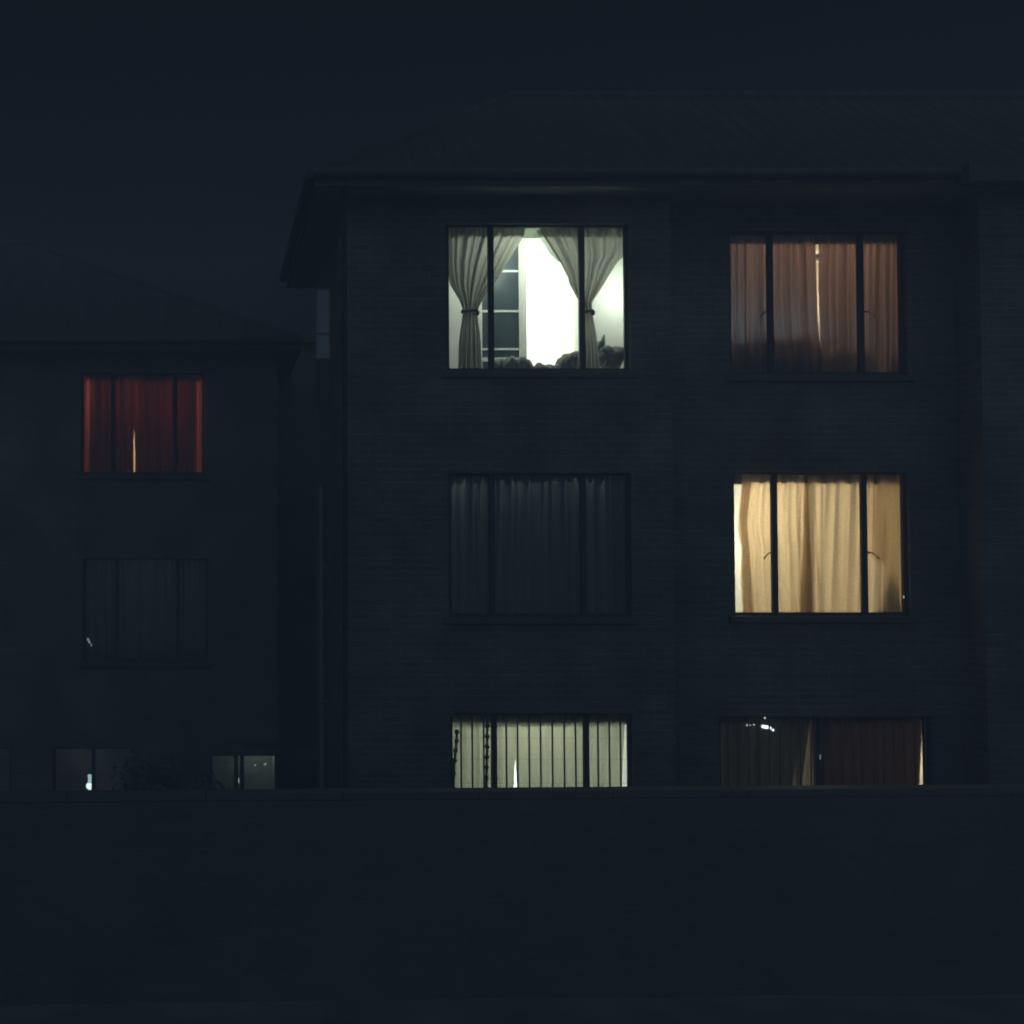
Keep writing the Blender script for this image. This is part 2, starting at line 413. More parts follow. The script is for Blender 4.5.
def hip_roof(bld, x0, x1, y0, y1, ze, slope, mat, fascia=.16):
    h = (y1 - y0) / 2; zr = ze + h * slope; ym = (y0 + y1) / 2
    mb = MB()
    A, B, C, D = (x0, y0, ze), (x1, y0, ze), (x1, y1, ze), (x0, y1, ze); E_, F_ = (x0 + h, ym, zr), (x1 - h, ym, zr)
    mb.quad(A, B, F_, E_); mb.quad(C, D, E_, F_); mb.quad(D, A, E_); mb.quad(B, C, F_)
    roof = mb.build('roof', mat, bld)
    mb = MB(); mb.tube([Vector(E_) + Vector((0, 0, .02)), Vector(F_) + Vector((0, 0, .02))], .09, 8)
    for P, Q in ((A, E_), (D, E_), (B, F_), (C, F_)): mb.tube([P, Vector(Q)], .07, 8)
    mb.build('ridge_cap', mat, roof)
    mb = MB(); t = .025
    mb.box(x0, x1, y0 - t, y0, ze - fascia, ze + .02); mb.box(x0, x1, y1, y1 + t, ze - fascia, ze + .02)
    mb.box(x0 - t, x0, y0 - t, y1 + t, ze - fascia, ze + .02); mb.box(x1, x1 + t, y0 - t, y1 + t, ze - fascia, ze + .02)
    mb.build('fascia', M_FASCIA, roof)
    mb = MB(); mb.quad((x0, y0, ze - fascia + .02), (x0, y1, ze - fascia + .02), (x1, y1, ze - fascia + .02), (x1, y0, ze - fascia + .02))
    mb.build('soffit', M_SOFFIT, roof)
    mb = MB()
    for k in range(1):
        mb.tube([(x0 - .05, y0 - .08, ze - .02), (x1 + .05, y0 - .08, ze - .02)], .055, 10)
        mb.tube([(x0 - .08, y0 - .05, ze - .02), (x0 - .08, y1 + .05, ze - .02)], .055, 10)
    mb.build('gutter', M_FASCIA, roof)
    return roof

# ------------------------------------------------------------------ the main block of flats
main = empty('apartment_building', MAIN.mat)
tag(main, 'nearer three-storey brick block of flats with six big windows, five of them lit', 'building', 'blocks of flats')
W1 = opening(MAIN, 449.3, 624, 223.5, 368); W2 = opening(RIGHT, 731, 900, 231, 372)
W4 = opening(MAIN, 451.5, 626, 473, 613); W6 = opening(RIGHT, 735, 903, 472, 612)
W7 = opening(MAIN, 453, 627.5, 713.5, 788, .55); W8 = opening(RIGHT, 721, 925, 717, 785, .45)
CR, FRONT, EDGE = 5.236, -.25, MAIN.at(672, 400)[0]      # bay corner, bay front, edge of the set-back
mb = MB()
wall_sheet(mb, -1.865, EDGE, -1.6, 8.06, T, [W1, W4, W7])
wall_sheet(mb, EDGE + .001, CR, -1.6, 8.06, T, [W2, W6, W8], y=SET)
mb.box(-1.865, -1.865 + T, T, 4.6, -1.6, 8.06); mb.box(-1.64, 9.2, 4.38, 4.6, -1.6, 8.06)
mb.box(EDGE - T, EDGE, T, SET + T, -1.6, 8.06)
mb.build('wall', M_BRICK, main)
mb = MB(); mb.box(CR, 9.0, FRONT, 4.38, -1.6, 8.06)
tag(mb.build('bay_wall', M_BRICK, main), 'brick bay standing forward at the right of the block')
hip_roof(main, -2.24, 12.4, -.45, 5.0, 8.18, .65, M_TILE)
mb = MB()
A, B, C, D = (4.9, -.70, 8.19), (9.4, -.70, 8.19), (7.15, 1.3, 9.45), (7.15, 1.5, 9.45)
mb.quad(A, B, C); mb.quad(A, C, D, (4.9, -.3, 8.19)); mb.quad(B, (9.4, -.3, 8.19), D, C)
br = mb.build('bay_roof', M_TILE, main)
mb = MB(); mb.box(4.9, 9.4, -.725, -.70, 8.01, 8.21); mb.box(4.875, 4.9, -.725, -.48, 8.01, 8.21); mb.build('fascia', M_FASCIA, br)
mb = MB(); mb.quad((4.9, -.70, 8.045), (4.9, -.46, 8.045), (9.4, -.46, 8.045), (9.4, -.70, 8.045)); mb.build('soffit', M_SOFFIT, br)

X = lambda fr, u, v, y=.09: fr.at(u, v, y)[0]
window(main, W1, (X(MAIN, 490.8, 300), X(MAIN, 581.6, 300)))
h2 = RIGHT.at(769, 312, .05); h6 = RIGHT.at(774, 553, .05)
m2 = (X(RIGHT, 770, 305), X(RIGHT, 860.3, 305)); m6 = (X(RIGHT, 774.2, 545), X(RIGHT, 863.8, 545))
window(main, W2, m2, ((m2[0] - .03, -1), (m2[1] + .03, 1)), handle_z=h2[1], yo=SET)
window(main, W4, (X(MAIN, 492, 545), X(MAIN, 583.3, 545)))
window(main, W6, m6, ((m6[0] - .03, -1), (m6[1] + .03, 1)), handle_z=h6[1], yo=SET)
bars7 = [X(MAIN, u, 750, -.02) for u in (461, 472.3, 483.7, 506.3, 517.6, 529.2, 540.6, 552.4, 564.3, 575.6, 598, 609.4, 620.5)]
window(main, W7, (X(MAIN, 494, 750), X(MAIN, 586, 750)), bars=bars7, hz_bars=(1.35, 1.62, 1.86))
b8 = X(RIGHT, 728, 750, -.02)
window(main, W8, (X(RIGHT, 820, 750),), bars=[b8 + i * .1195 for i in range(20)], hz_bars=(1.25, 1.5), yo=SET)

COOL = (.90, 1.0, .86); WARM = (1.0, .86, .62); AMBER = (1.0, .62, .40)
M_VALANCE = fabric('valance cloth', (.25, .24, .22), (.08, .075, .07), .5)
M_VALANCE1 = fabric('pale valance cloth', (.5, .52, .48), (.46, .50, .43), .6)
def R_(fr, w, z0, z1, depth, mat, lamps, v, vmat=None, yo=0.0):
    return room(main, w[0] - .42, w[1] + .42, z0, z1, depth, mat, lamps, fr.at((w[0] + w[1]) / 2 * 88 + 512, v, .35)[1], yo, vmat)
R_(MAIN, W1, 5.30, 7.97, 3.9, M_PLASTER, [(.55, 2.9, 7.45, 150, COOL, .12), (.15, .66, 7.6, 30, COOL, .12), (1.5, .6, 7.1, 15, COOL, .12)], 238.5, M_VALANCE1)  # first lamp lights the room; other two added to fill door and wardrobe
R_(RIGHT, W2, 5.30, 7.97, 2.9, M_PLASTER_WARM, [(3.3, .95, 7.8, 8.5, (1, .70, .54), .10), (4.3, .9, 7.8, 8, (1, .60, .40), .10), (4.75, 2.35, 7.5, 15, (1, .9, .66), .1), (2.8, .75, 6.7, 4.2, (.15, .6, 1), .1), (3.6, .7, 6.5, 3.8, (.2, .6, 1), .1)], 244.5, yo=SET)  # lamp behind the slit and two low blue fills are added
R_(MAIN, W4, 2.55, 5.10, 3.6, M_PLASTER_DIM, [(x_, .50, 5.03, p_, (.75, 1, .9), .05) for x_, p_ in ((-.68, 3.2), (.2, 1.8), (.95, 1.8))], 478)  # unlit room: weak lamps added above the curtain to brighten its top
R_(RIGHT, W6, 2.55, 5.10, 3.6, M_PLASTER, [(3.0, 1.25, 4.5, 80, (1, .84, .58), .10), (4.0, 3.0, 4.2, 26, (1, .93, .75), .1)], 484.5, yo=SET)  # second lamp added near the back wall to whiten the bare strip
R_(MAIN, W7, -.2, 2.46, 3.0, M_PLASTER, [(.3, 1.0, 2.3, 34, (1, .90, .70), .10), (1.55, .95, 1.5, 5, (1, .9, .75), .08), (.7, 2.5, 1.1, 34, (.8, 1, .95), .1)], 724)  # side and back lamps added to brighten the walls behind the slits
room(main, W8[0] - .25, CR - .03, -.2, 2.46, 3.0, M_PLASTER_WARM, [(4.6, 2.2, 1.2, 42, (1, .90, .70), .10), (4.95, .95, 1.4, 3.5, (1, .9, .7), .06)], RIGHT.at(820, 722, .35)[1], SET)  # second lamp added by the side wall for the edge slit

# frosted sash opened out from the side wall, drainpipe on the same wall
def side_y(u, v):      # depth at which the side wall x = -1.865 meets pixel column u
    lo, hi = 0.0, 12.0
    for _ in range(40):
        mid = (lo + hi) / 2
        if MAIN.at(u, v, mid)[0] < -1.865: lo = mid
        else: hi = mid
    return mid
ys = side_y(331, 320)
xl = MAIN.at(314.5, 320, ys)[0]; zt = MAIN.at(322, 288, ys)[1]; zb = MAIN.at(322, 360, ys)[1]
mb = MB(); w = .022
mb.box(xl, xl + w, ys - .015, ys + .015, zb, zt); mb.box(-1.867 - w, -1.867, ys - .015, ys + .015, zb, zt)
mb.box(xl + w, -1.867 - w, ys - .015, ys + .015, zb, zb + w); mb.box(xl + w, -1.867 - w, ys - .015, ys + .015, zt - w, zt)
zm = MAIN.at(322, 334, ys)[1]
mb.box(xl + w, -1.867 - w, ys - .012, ys + .012, zm - .012, zm + .012)
sash = mb.build('side_window', M_PIPE, main); tag(sash, 'narrow frosted sash opened out from the side wall')
mb = MB(); mb.box(xl + w, -1.867 - w, ys - .003, ys + .003, zb + w, zm - .012); mb.box(xl + w, -1.867 - w, ys - .003, ys + .003, zm + .012, zt - w)
mb.build('pane', M_FROST, sash)
yp = side_y(327, 640)
mb = MB(); mb.tube([(-1.93, yp, -1.5), (-1.93, yp, 4.9)], .035, 10)
for z in (.2, 2.0, 3.8): mb.box(-1.99, -1.867, yp - .045, yp + .045, z, z + .04)
mb.build('drainpipe', M_PIPE, main)
mb = MB(); mb.tube([(-1.95, -.50, 8.13), (-1.93, -.2, 7.9), (-1.93, .12, 7.6), (-1.93, .12, -1.5)], .035, 10); mb.build('drainpipe', M_FASCIA, main)

# ------------------------------------------------------------------ curtains and what stands behind the glass
YC = .285
GC = 'curtains hung behind the windows of the flats'
F_GREY = fabric('grey voile', (.20, .20, .18), (.235, .235, .205), .55, .35)
F_GREYHEM = fabric('pale hem', (.4, .42, .36), (.42, .46, .38), .6)
F_BROWN = fabric('rust brown cloth', (.17, .15, .14), (.35, .25, .205), .6)
F_CREAM = fabric('cream cloth', (.42, .38, .28), (.63, .52, .36), .6, .34)
F_SHEER = fabric('sheer under-curtain', (.3, .25, .18), (.92, .80, .62), .74, .2)
F_SAGE = fabric('sage cloth', (.30, .32, .26), (.46, .50, .40), .6, .25)
F_DIM = fabric('grey cloth', (.30, .31, .31), (.3, .32, .3), .5)
F_DARKLIN = fabric('dark lining cloth', (.10, .09, .10), (.17, .14, .16), .5)
F_RED = fabric('red cloth', (.13, .07, .06), (.30, .10, .08), .6)
F_PLUM = fabric('brown lining cloth', (.16, .13, .13), (.32, .17, .17), .5)

c = curtain('curtain', MAIN, YC, [(226, 443, 526), (235, 443, 524.5), (262, 445, 508), (285, 450.2, 494.5), (300, 459.5, 482.5), (311, 463.3, 477.3), (322, 461.5, 478.5), (339, 459, 480.5), (367, 458, 482)],
            F_GREY, 9, .03, 3, ztop=7.75, zbot=5.75, taper=.6)
tag(c, 'grey-green curtain tied back in the left pane of the brightly lit top window', 'curtain', GC)
def tieback(c, u, v, wpx, y=YC - .03):
    x, z = MAIN.at(u, v, y)
    mb = MB(); k = wpx / 88 / 2
    mb.tube([(x + k * math.cos(a) * 1.05, y + .03 + .045 * math.sin(a), z + .012 * math.cos(a)) for a in [i * math.pi / 8 for i in range(17)]], .014, 6, caps=False)
    mb.blob((x + k, y - .005, z - .02), (.025, .02, .035), 1, 8, 6, 0); mb.blob((x - k, y - .005, z), (.018, .018, .022), 2, 8, 6, 0)
    mb.build('tieback', M_DARKCLOTH, c, smooth=True)
tieback(c, 470, 311, 15)
c = curtain('curtain', MAIN, YC + .004, [(226, 538.5, 630), (235, 543, 630), (256, 556, 624), (262, 560, 617.5), (277, 568, 608), (285, 570, 603.5), (302, 579.5, 592), (311, 584, 592), (320, 582, 594), (335, 580, 596.5), (367, 577, 600)],
            F_GREY, 9, .03, 8, ztop=7.75, zbot=5.75, taper=.6)
tag(c, 'grey-brown curtain tied back beside the glaring gap of the brightly lit top window', 'curtain', GC)
tieback(c, 588.5, 311, 9)
curtain('hem', MAIN, YC + .012, [(226, 534.5, 539.5), (235, 538, 544.5), (254, 549.5, 556.5), (262, 558, 561)], F_GREYHEM, 1, .006, 1, parent=c, ztop=7.72)

c = curtain('curtain', RIGHT, YC, [(236, 724, 815.7), (288, 724, 817.2), (318, 724, 817.8), (344, 724, 820.2), (372, 724, 822)], F_BROWN, 11, .042, 21, ztop=7.75, zbot=5.75)
tag(c, 'rust and blue-grey curtain left of the bright slit in the upper right window', 'curtain', GC)
c = curtain('curtain', RIGHT, YC + .012, [(236, 819, 910), (288, 818.8, 910), (318, 820, 910), (344, 820.6, 910), (372, 818, 910)], F_BROWN, 10, .046, 22, ztop=7.75, zbot=5.75)
tag(c, 'rust brown curtain right of the bright slit in the upper right window', 'curtain', GC)

c = curtain('curtain', MAIN, YC, [(475, 445, 538), (613, 445, 538)], F_DIM, 10, .05, 31, ztop=4.9, zbot=2.95)
tag(c, 'left curtain of the unlit window between the two lit ones', 'curtain', GC)
c = curtain('curtain', MAIN, YC + .012, [(475, 536, 632), (613, 536, 632)], F_DIM, 10, .05, 32, ztop=4.9, zbot=2.95)
tag(c, 'right curtain of the unlit window between the two lit ones', 'curtain', GC)

c = curtain('curtain', RIGHT, YC, [(475, 742, 808), (482.5, 742, 808.5), (515, 738.5, 809), (530, 737.7, 810), (540, 739.5, 810), (548, 741.8, 811), (575, 740.8, 812), (612, 742.8, 813)], F_CREAM, 6, .022, 41, ztop=4.9, zbot=2.95)
tag(c, 'cream curtain with a bare bright strip of wall at its left edge', 'curtain', GC)
curtain('side_hem', RIGHT, YC + .03, [(475, 742.5, 750), (490, 741, 750), (520, 739, 746), (548, 742, 748.5), (580, 742, 751), (612, 743, 753)], F_CREAM, 1.2, .012, 2, parent=c, ztop=4.88, zbot=2.96)
c = curtain('curtain', RIGHT, YC + .014, [(475, 804, 912), (500, 803, 912), (560, 801, 912), (612, 799, 912)], F_CREAM, 8, .024, 46, ztop=4.9, zbot=2.95)
c6 = c
tag(c, 'cream curtain right of the grey overlap band, one corner folded low down', 'curtain', GC)
curtain('folded_corner', RIGHT, YC + .045, [(574, 889.5, 891), (590, 885, 896), (612, 876, 902)], F_GREY, 1, .008, 4, parent=c, zbot=2.96, nrow=12)
curtain('fold', RIGHT, YC + .05, [(475, 804, 806.5), (500, 803.5, 808), (560, 801.5, 809.5), (612, 800, 812)], F_CREAM, 1, .006, 5, parent=c, ztop=4.88, zbot=2.96, nrow=12)

c = curtain('curtain', MAIN, YC, [(713, 445, 515.5), (758, 445, 515.2), (788, 445, 513.6)], F_SAGE, 6, .010, 51, ztop=2.25, zbot=.4)
tag(c, 'sage curtain behind bars left of the white slit in the ground floor window', 'curtain', GC)
c = curtain('curtain', MAIN, YC + .012, [(713, 514.5, 625.5), (758, 515.2, 623), (788, 517.2, 622)], F_SAGE, 8, .010, 52, ztop=2.25, zbot=.4)
tag(c, 'sage curtain behind bars right of the white slit in the ground floor window', 'curtain', GC)

c = curtain('curtain', RIGHT, YC, [(722, 714, 811), (730, 714, 809), (787, 714, 801.5)], F_DIM, 9, .035, 61, ztop=2.02, zbot=.3)
tag(c, 'dim blue-grey curtain drawn askew over the left half of the lower right window', 'curtain', GC)
curtain('lining', RIGHT, YC + .035, [(722, 714, 800), (787, 714, 793)], F_DIM, 6, .02, 62, parent=c, ztop=2.02, zbot=.3)
c = curtain('curtain', RIGHT, YC + .02, [(722, 812, 923), (735, 812, 922), (785, 814, 919.6)], F_BROWN, 9, .035, 63, ztop=2.02, zbot=.3)
tag(c, 'very dim brown curtain beside the bright edge slit of the lower right window', 'curtain', GC)
curtain('lining', RIGHT, YC + .055, [(722, 813.5, 922), (785, 815.5, 918.8)], F_DARKLIN, 8, .02, 64, parent=c, ztop=2.02, zbot=.3)
curtain('dimming_cloth', RIGHT, YC + .06, [(722, 796, 820), (787, 796, 820)], F_GREY, 3, .01, 65, parent=c, ztop=2.02, zbot=.3)  # thin cloth added to dim the wall seen through the gap

curtain('under_curtain', RIGHT, YC + .065, [(483, 864, 912), (553, 864, 912), (558, 871, 912), (567, 880.5, 912), (585, 882.5, 912), (612, 879, 912)], F_SHEER, 3, .006, 90, parent=c6, ztop=4.88, zbot=2.96)
for k_, rows_ in enumerate(([(475, 806, 807.6), (501, 807.5, 809.1), (560, 812.5, 814.4), (612, 818.5, 820.6)], [(475, 818.6, 819.8), (501, 818.6, 820.4), (560, 817.6, 819.6), (612, 816.2, 818.6)],
                         [(500, 843.6, 844.4), (540, 842.3, 843.6), (612, 837.2, 839)], [(483, 796, 797.2), (520, 793.6, 795.6), (612, 794, 796.4)], [(520, 881.5, 884), (612, 878, 884)])):
    curtain('fold', RIGHT, YC + .055, rows_, F_CREAM, 1, .003, 80 + k_, parent=c6, ztop=None if k_ in (2, 4) else 4.88, zbot=2.96, nrow=14)

# the bright room: glazed door beside the pillar, clothes on the sill
def pbox(mb, u0, u1, v0, v1, y, t):
    x0, _ = MAIN.at(u0, (v0 + v1) / 2, y); x1, _ = MAIN.at(u1, (v0 + v1) / 2, y)
    _, z1 = MAIN.at((u0 + u1) / 2, v0, y); _, z0 = MAIN.at((u0 + u1) / 2, v1, y)
    mb.box(x0, x1, y, y + t, z0, z1)
yd = 1.25
door = empty('glazed_door', MAIN.mat)
tag(door, 'glazed inner door with dark panes and pale rails seen behind the tied-back curtain', 'door')
mb = MB(); x519 = MAIN.at(519, 300, yd)[0]; x483 = MAIN.at(482, 300, yd)[0]; x526 = MAIN.at(526.5, 300, yd)[0]
mb.box(x483 - .04, x483, yd, yd + .04, 5.31, 7.9); mb.box(x519, x519 + .03, yd, yd + .04, 5.31, 7.9)
for v in (271, 311, 349):
    z = MAIN.at(505, v, yd)[1]; mb.box(x483, x519, yd + .005, yd + .035, z - .013, z + .013)
z = MAIN.at(505, 359, yd)[1]; mb.box(x483, x519, yd + .004, yd + .036, z - .03, z + .02)
M_DOORPAINT = surf('white door paint', (.72, .74, .68), var=.04, bump=.02)
mb.build('door_frame', M_DOORPAINT, door)
mb = MB(); mb.box(x483 + .001, x519 - .001, yd + .017, yd + .023, 5.32, 7.89)
M_BLUEPANE = surf('dark blue glass', (.035, .055, .065), rough=.4, var=.8, scale=9, bump=0)
mb.build('pane', M_BLUEPANE, door)
part_wall = MB(); part_wall.box(-1.15, x483 - .042, yd, yd + .08, 5.31, 7.90); part_wall.box(x519 + .032, x526, yd, yd + .10, 5.31, 7.90)
po = placed(part_wall.build('partition_wall', M_PLASTER), MAIN)
tag(po, 'pale partition beside the glazed door inside the bright room', 'wall')

ward = MB(); xa_ = MAIN.at(586, 300, 1.0)[0]; ward.box(xa_, W1[1] + .35, 1.0, 1.55, 5.31, 7.6)
ward.box(xa_ + .02, xa_ + .5, .98, .999, 5.4, 7.55); ward.box(xa_ + .52, W1[1] + .33, .98, .999, 5.4, 7.55)
wo_ = placed(ward.build('wardrobe', M_DOORPAINT), MAIN); tag(wo_, 'pale wardrobe front behind the right pane of the brightly lit top window', 'wardrobe')
heap = MB(); rnd = random.Random(5)
for i in range(26):
    u = 497 + i * 3.0 + rnd.uniform(-1, 1)
    top = 357 if u < 530 else (363 if u < 560 else 358)
    x, z = MAIN.at(u, top + rnd.uniform(0, 3), .45)
    heap.blob((x, .47 + rnd.uniform(-.03, .05), z - .09), (.05, .06, .10), i, rough=.3)
ho = placed(heap.build('folded_blanket', surf('grey wool', (.30, .32, .29), var=.4, scale=30, bump=.8), smooth=True), MAIN)
tag(ho, 'lumpy grey blanket lying along the sill of the brightly lit top window', 'blanket')
toy = MB()
for i, (u, v, r) in enumerate([(612, 358, .13), (602, 356, .10), (618, 352, .09), (594, 360, .08), (570, 360, .10), (577, 355, .07), (607, 350, .08)]):
    x, z = MAIN.at(u, v, .47); toy.blob((x, .5, z - .02), (r, .08, r), i + 40, rough=.28)
for u, v0, v1, r in ((605, 334, 348, .03), (600, 341, 350, .028), (615, 346, 352, .022), (621, 347, 353, .02), (609, 345, 351, .018)):
    a, b = MAIN.at(u, v0, .47), MAIN.at(u - 3, v1, .47)
    toy.tube([(b[0], .5, b[1]), ((a[0]+b[0])/2, .5, (a[1]+b[1])/2), (a[0], .5, a[1])], [r * 1.5, r, r * .25], 8)
to = placed(toy.build('clothes_pile', surf('dark clothes', (.19, .20, .185), var=.6, scale=14, bump=.8), smooth=True), MAIN)
tag(to, 'dark heap of clothes with a pointed tip in the right corner of the bright window', 'clothes')

# the amber room: furniture backs whose shadows fall on the curtains
def sofa_back(u0, u1, v, y, name, label, seed):
    x0, z = RIGHT.at(u0, v, y); x1, _ = RIGHT.at(u1, v, y)
    mb = MB(); n = 14; rr = random.Random(seed)
    pts = [(x0 + (x1 - x0) * i / n, z + .03 * math.sin(i * 1.1 + seed) - .10 * (abs(2 * i / n - 1) ** 5)) for i in range(n + 1)]
    for i in range(n):
        (a, za), (b, zb_) = pts[i], pts[i+1]
        mb.quad((a, y, 5.32), (b, y, 5.32), (b, y, zb_), (a, y, za)); mb.quad((b, y + .12, 5.32), (a, y + .12, 5.32), (a, y + .12, za), (b, y + .12, zb_))
        mb.quad((a, y, za), (b, y, zb_), (b, y + .12, zb_), (a, y + .12, za))
    a, b = pts[0], pts[-1]
    mb.quad((a[0], y, 5.32), (a[0], y, a[1]), (a[0], y + .12, a[1]), (a[0], y + .12, 5.32))
    mb.quad((b[0], y, b[1]), (b[0], y, 5.32), (b[0], y + .12, 5.32), (b[0], y + .12, b[1]))
    o = placed(mb.build(name, M_DARKCLOTH), RIGHT); tag(o, label, 'furniture')
sofa_back(719, 822, 338, .40, 'headboard', 'low dark shape shading the foot of the blue-grey curtain', 1)
sofa_back(824, 872, 349, .42, 'chair_back', 'dark shape shading the foot of the middle brown curtain', 2)
sofa_back(884, 908, 356, .42, 'stool', 'small dark shape low at the right end of the brown curtain', 3)

# chains and glowing blobs for reflected glints on the ground floor windows
M_GLINT = glow('white glint glow', (.85, .95, 1.0), 2.0)
M_GLOW_DIM = glow('dim glint or light', (.8, .9, 1.0), .35)
M_GLINT_PALE = glow('pale glint glow', (1, .95, .85), .7)
def chain(pts, label):
    P = [MAIN.at(u, v, -.06) for u, v in pts]
    mb = MB(); mb.tube([(x, -.06, z) for x, z in P], .015, 6)
    L = math.dist(P[0], P[-1]); n = int(L / .105)
    for i in range(n + 1):
        t = i / n; k = min(len(P) - 2, int(t * (len(P) - 1))); q = t * (len(P) - 1) - k
        x = P[k][0] * (1 - q) + P[k+1][0] * q; z = P[k][1] * (1 - q) + P[k+1][1] * q
        mb.blob((x, -.06, z), (.028, .022, .030), i, 8, 6, .1)
    o = placed(mb.build('knotted_cord', M_BAR, smooth=True), MAIN)
    tag(o, label, 'cord', 'knotted cords hanging on the barred window')
chain([(487.5, 716), (487, 752), (486.3, 788)], 'dark knotted cord hanging straight beside the mullion of the barred window')
chain([(457, 732), (456, 747), (454.2, 764), (453.4, 788)], 'dark knotted cord slanting down the left edge of the barred window')
def spark(frame, y, blobs, mat, label, group='small lights caught in the ground floor windows', cat='light', name='glint_or_light'):  # emissive blobs, mostly standing in for reflections in the glass
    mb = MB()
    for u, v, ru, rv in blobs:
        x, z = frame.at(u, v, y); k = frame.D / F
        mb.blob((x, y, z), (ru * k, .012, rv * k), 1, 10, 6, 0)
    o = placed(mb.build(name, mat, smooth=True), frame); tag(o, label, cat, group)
spark(RIGHT, .06, [(763, 726.5, 1.7, 1.7), (765.5, 727, 1.6, 1.9), (768, 727.2, 1.4, 1.7), (770.4, 728, .9, 1.5), (773, 730, 1.1, 1.2)], M_GLINT, 'brightest white reflected glint behind the bars of the lower right window')
spark(RIGHT, .06, [(764.8, 717.8, .8, 1.3)], M_GLINT_PALE, 'tiny white point above the brightest glint in the lower right window')
spark(RIGHT, .06, [(747.4, 725.2, .9, 1.3), (749.3, 725.2, 1.5, .45)], M_GLINT_PALE, 'small white point trailing to the right, upper left of the lower right window')
spark(RIGHT, .06, [(754, 724.8, .9, .7)], M_GLINT_PALE, 'small dim point between the two brighter glints of the lower right window')
spark(RIGHT, .06, [(820.4, 757, .6, 2.6)], M_GLOW_DIM, 'thin upright glint on the mullion of the lower right window')
spark(RIGHT, -.05, [(903.6, 597, .7, 1.6)], M_GLOW_DIM, 'tiny glint at the right edge of the cream-curtained window', 'glints')

# ------------------------------------------------------------------ the farther block on the left
far = empty('apartment_building', FAR.mat)
tag(far, 'farther brick block of flats on the left with one dim red-curtained window lit', 'building', 'blocks of flats')
L1 = opening(FAR, 84, 202, 373, 472); L2 = opening(FAR, 86, 205, 558, 659)
L3 = opening(FAR, 56, 131, 748, 790, -.3); L4 = opening(FAR, 212.5, 274.5, 755, 790, -.3); L5 = opening(FAR, -70, 9, 748, 790, -.3)
RX = FAR.at(278, 450)[0]
mb = MB()
wall_sheet(mb, -12.5, RX, -1.7, 7.24, T, [L1, L2, L3, L4, L5])
mb.box(RX - .05, RX, T, 8.6, -1.7, 7.24); mb.box(-12.5, -12.28, T, 8.6, -1.7, 7.24); mb.box(-12.28, RX - .05, 8.38, 8.6, -1.7, 7.24)
mb.build('wall', M_BRICK2, far)
hip_roof(far, -15.5, FAR.at(300, 340, -.45)[0], -.45, 9.05, 7.37, .55, M_TILE)
mb = MB(); mb.box(RX + .002, 2.2, 2.5, 2.72, -1.7, 7.80); tag(mb.build('link_wall', M_BRICK2, far), 'dark recessed wall between the two blocks')
mb = MB(); mb.box(RX + .002, 2.2, 2.35, 2.9, 7.802, 7.93); mb.build('parapet', M_COPING, far)
zl = FAR.at(300, 756, 1.7)[1]
mb = MB(); mb.box(RX + .002, RX + 1.2, 1.6, 2.498, zl - .06, zl); mb.build('ledge', M_PIPE, far)
zl = FAR.at(260, 738)[1]; xl4 = FAR.at(239, 738)[0]
mb = MB(); mb.box(xl4, RX + .04, -.10, -.002, zl - .06, zl); mb.build('ledge', M_COPING, far)
window(far, L1, (X(FAR, 113, 420), X(FAR, 175.5, 420))); window(far, L2, (X(FAR, 117, 600), X(FAR, 178, 600)))
window(far, L3, ((L3[0] + L3[1]) / 2,)); window(far, L4, (X(FAR, 236, 770), X(FAR, 242, 770))); window(far, L5, ((L5[0] + L5[1]) / 2,))
def FR(w, z0, z1, depth, mat, lamps, beam=None): room(far, w[0] - .22, min(w[1] + .10, RX - .052), z0, z1, depth, mat, lamps, beam)
FR(L1, 4.6, 7.1, 3.6, M_PLASTER_WARM, [(L1[0] + .5, .8, 6.6, 13, AMBER, .1), (-6.2, 3.1, 6.0, 9, WARM, .1), (L1[1] - .6, .8, 6.5, 12, (1, .55, .35), .1)], FAR.at(143, 381, .35)[1])  # lamp near the back wall is added to brighten the slit
FR(L2, 1.6, 4.1, 3.6, M_PLASTER_DIM, [(L2[0] + .9, 1.2, 3.9, 1.0, (.8, .95, 1), .1)])  # unlit flat: faint lamp added behind the curtain
TILEWALL = brick('pale tiled wall', (.5, .53, .50), (.42, .46, .43), (.30, .32, .31), w=.3, h=.2, bump=.2)
FR(L3, -1.0, 1.2, 1.1, TILEWALL, [(L3[0] + .3, .6, 1.1, .6, (.95, 1, 1), .1)])
FR(L4, -1.0, 1.1, 1.1, TILEWALL, [(L4[1] - .3, .6, 1.0, 1.8, (.85, 1, .93), .1)])
FR(L5, -1.0, 1.2, 1.1, TILEWALL, [(L5[1] - .3, .6, 1.1, .3, (.85, 1, .93), .1)])

c = curtain('curtain', FAR, YC, [(373, 80, 134.2), (428, 80, 134.2), (440, 80, 133.6), (473, 80, 133.6)], F_RED, 7, .05, 71, ztop=7.0, zbot=5.0)
tag(c, 'dark red curtain left of the thin bright slit in the far block', 'curtain', GC)
curtain('lining', FAR, YC + .05, [(373, 92, 133.8), (428, 91, 133.8), (473, 88, 133.2)], F_PLUM, 5, .03, 72, parent=c, ztop=7.0, zbot=5.0)
c = curtain('curtain', FAR, YC + .012, [(373, 134, 207), (428, 134.1, 207), (440, 135.2, 207), (473, 135.2, 207)], F_RED, 8, .05, 73, ztop=7.0, zbot=5.0)
tag(c, 'dark red curtain right of the thin bright slit in the far block', 'curtain', GC)
curtain('lining', FAR, YC + .06, [(373, 134.4, 197), (428, 134.4, 196), (473, 135.4, 195)], F_PLUM, 6, .03, 74, parent=c, ztop=7.0, zbot=5.0)
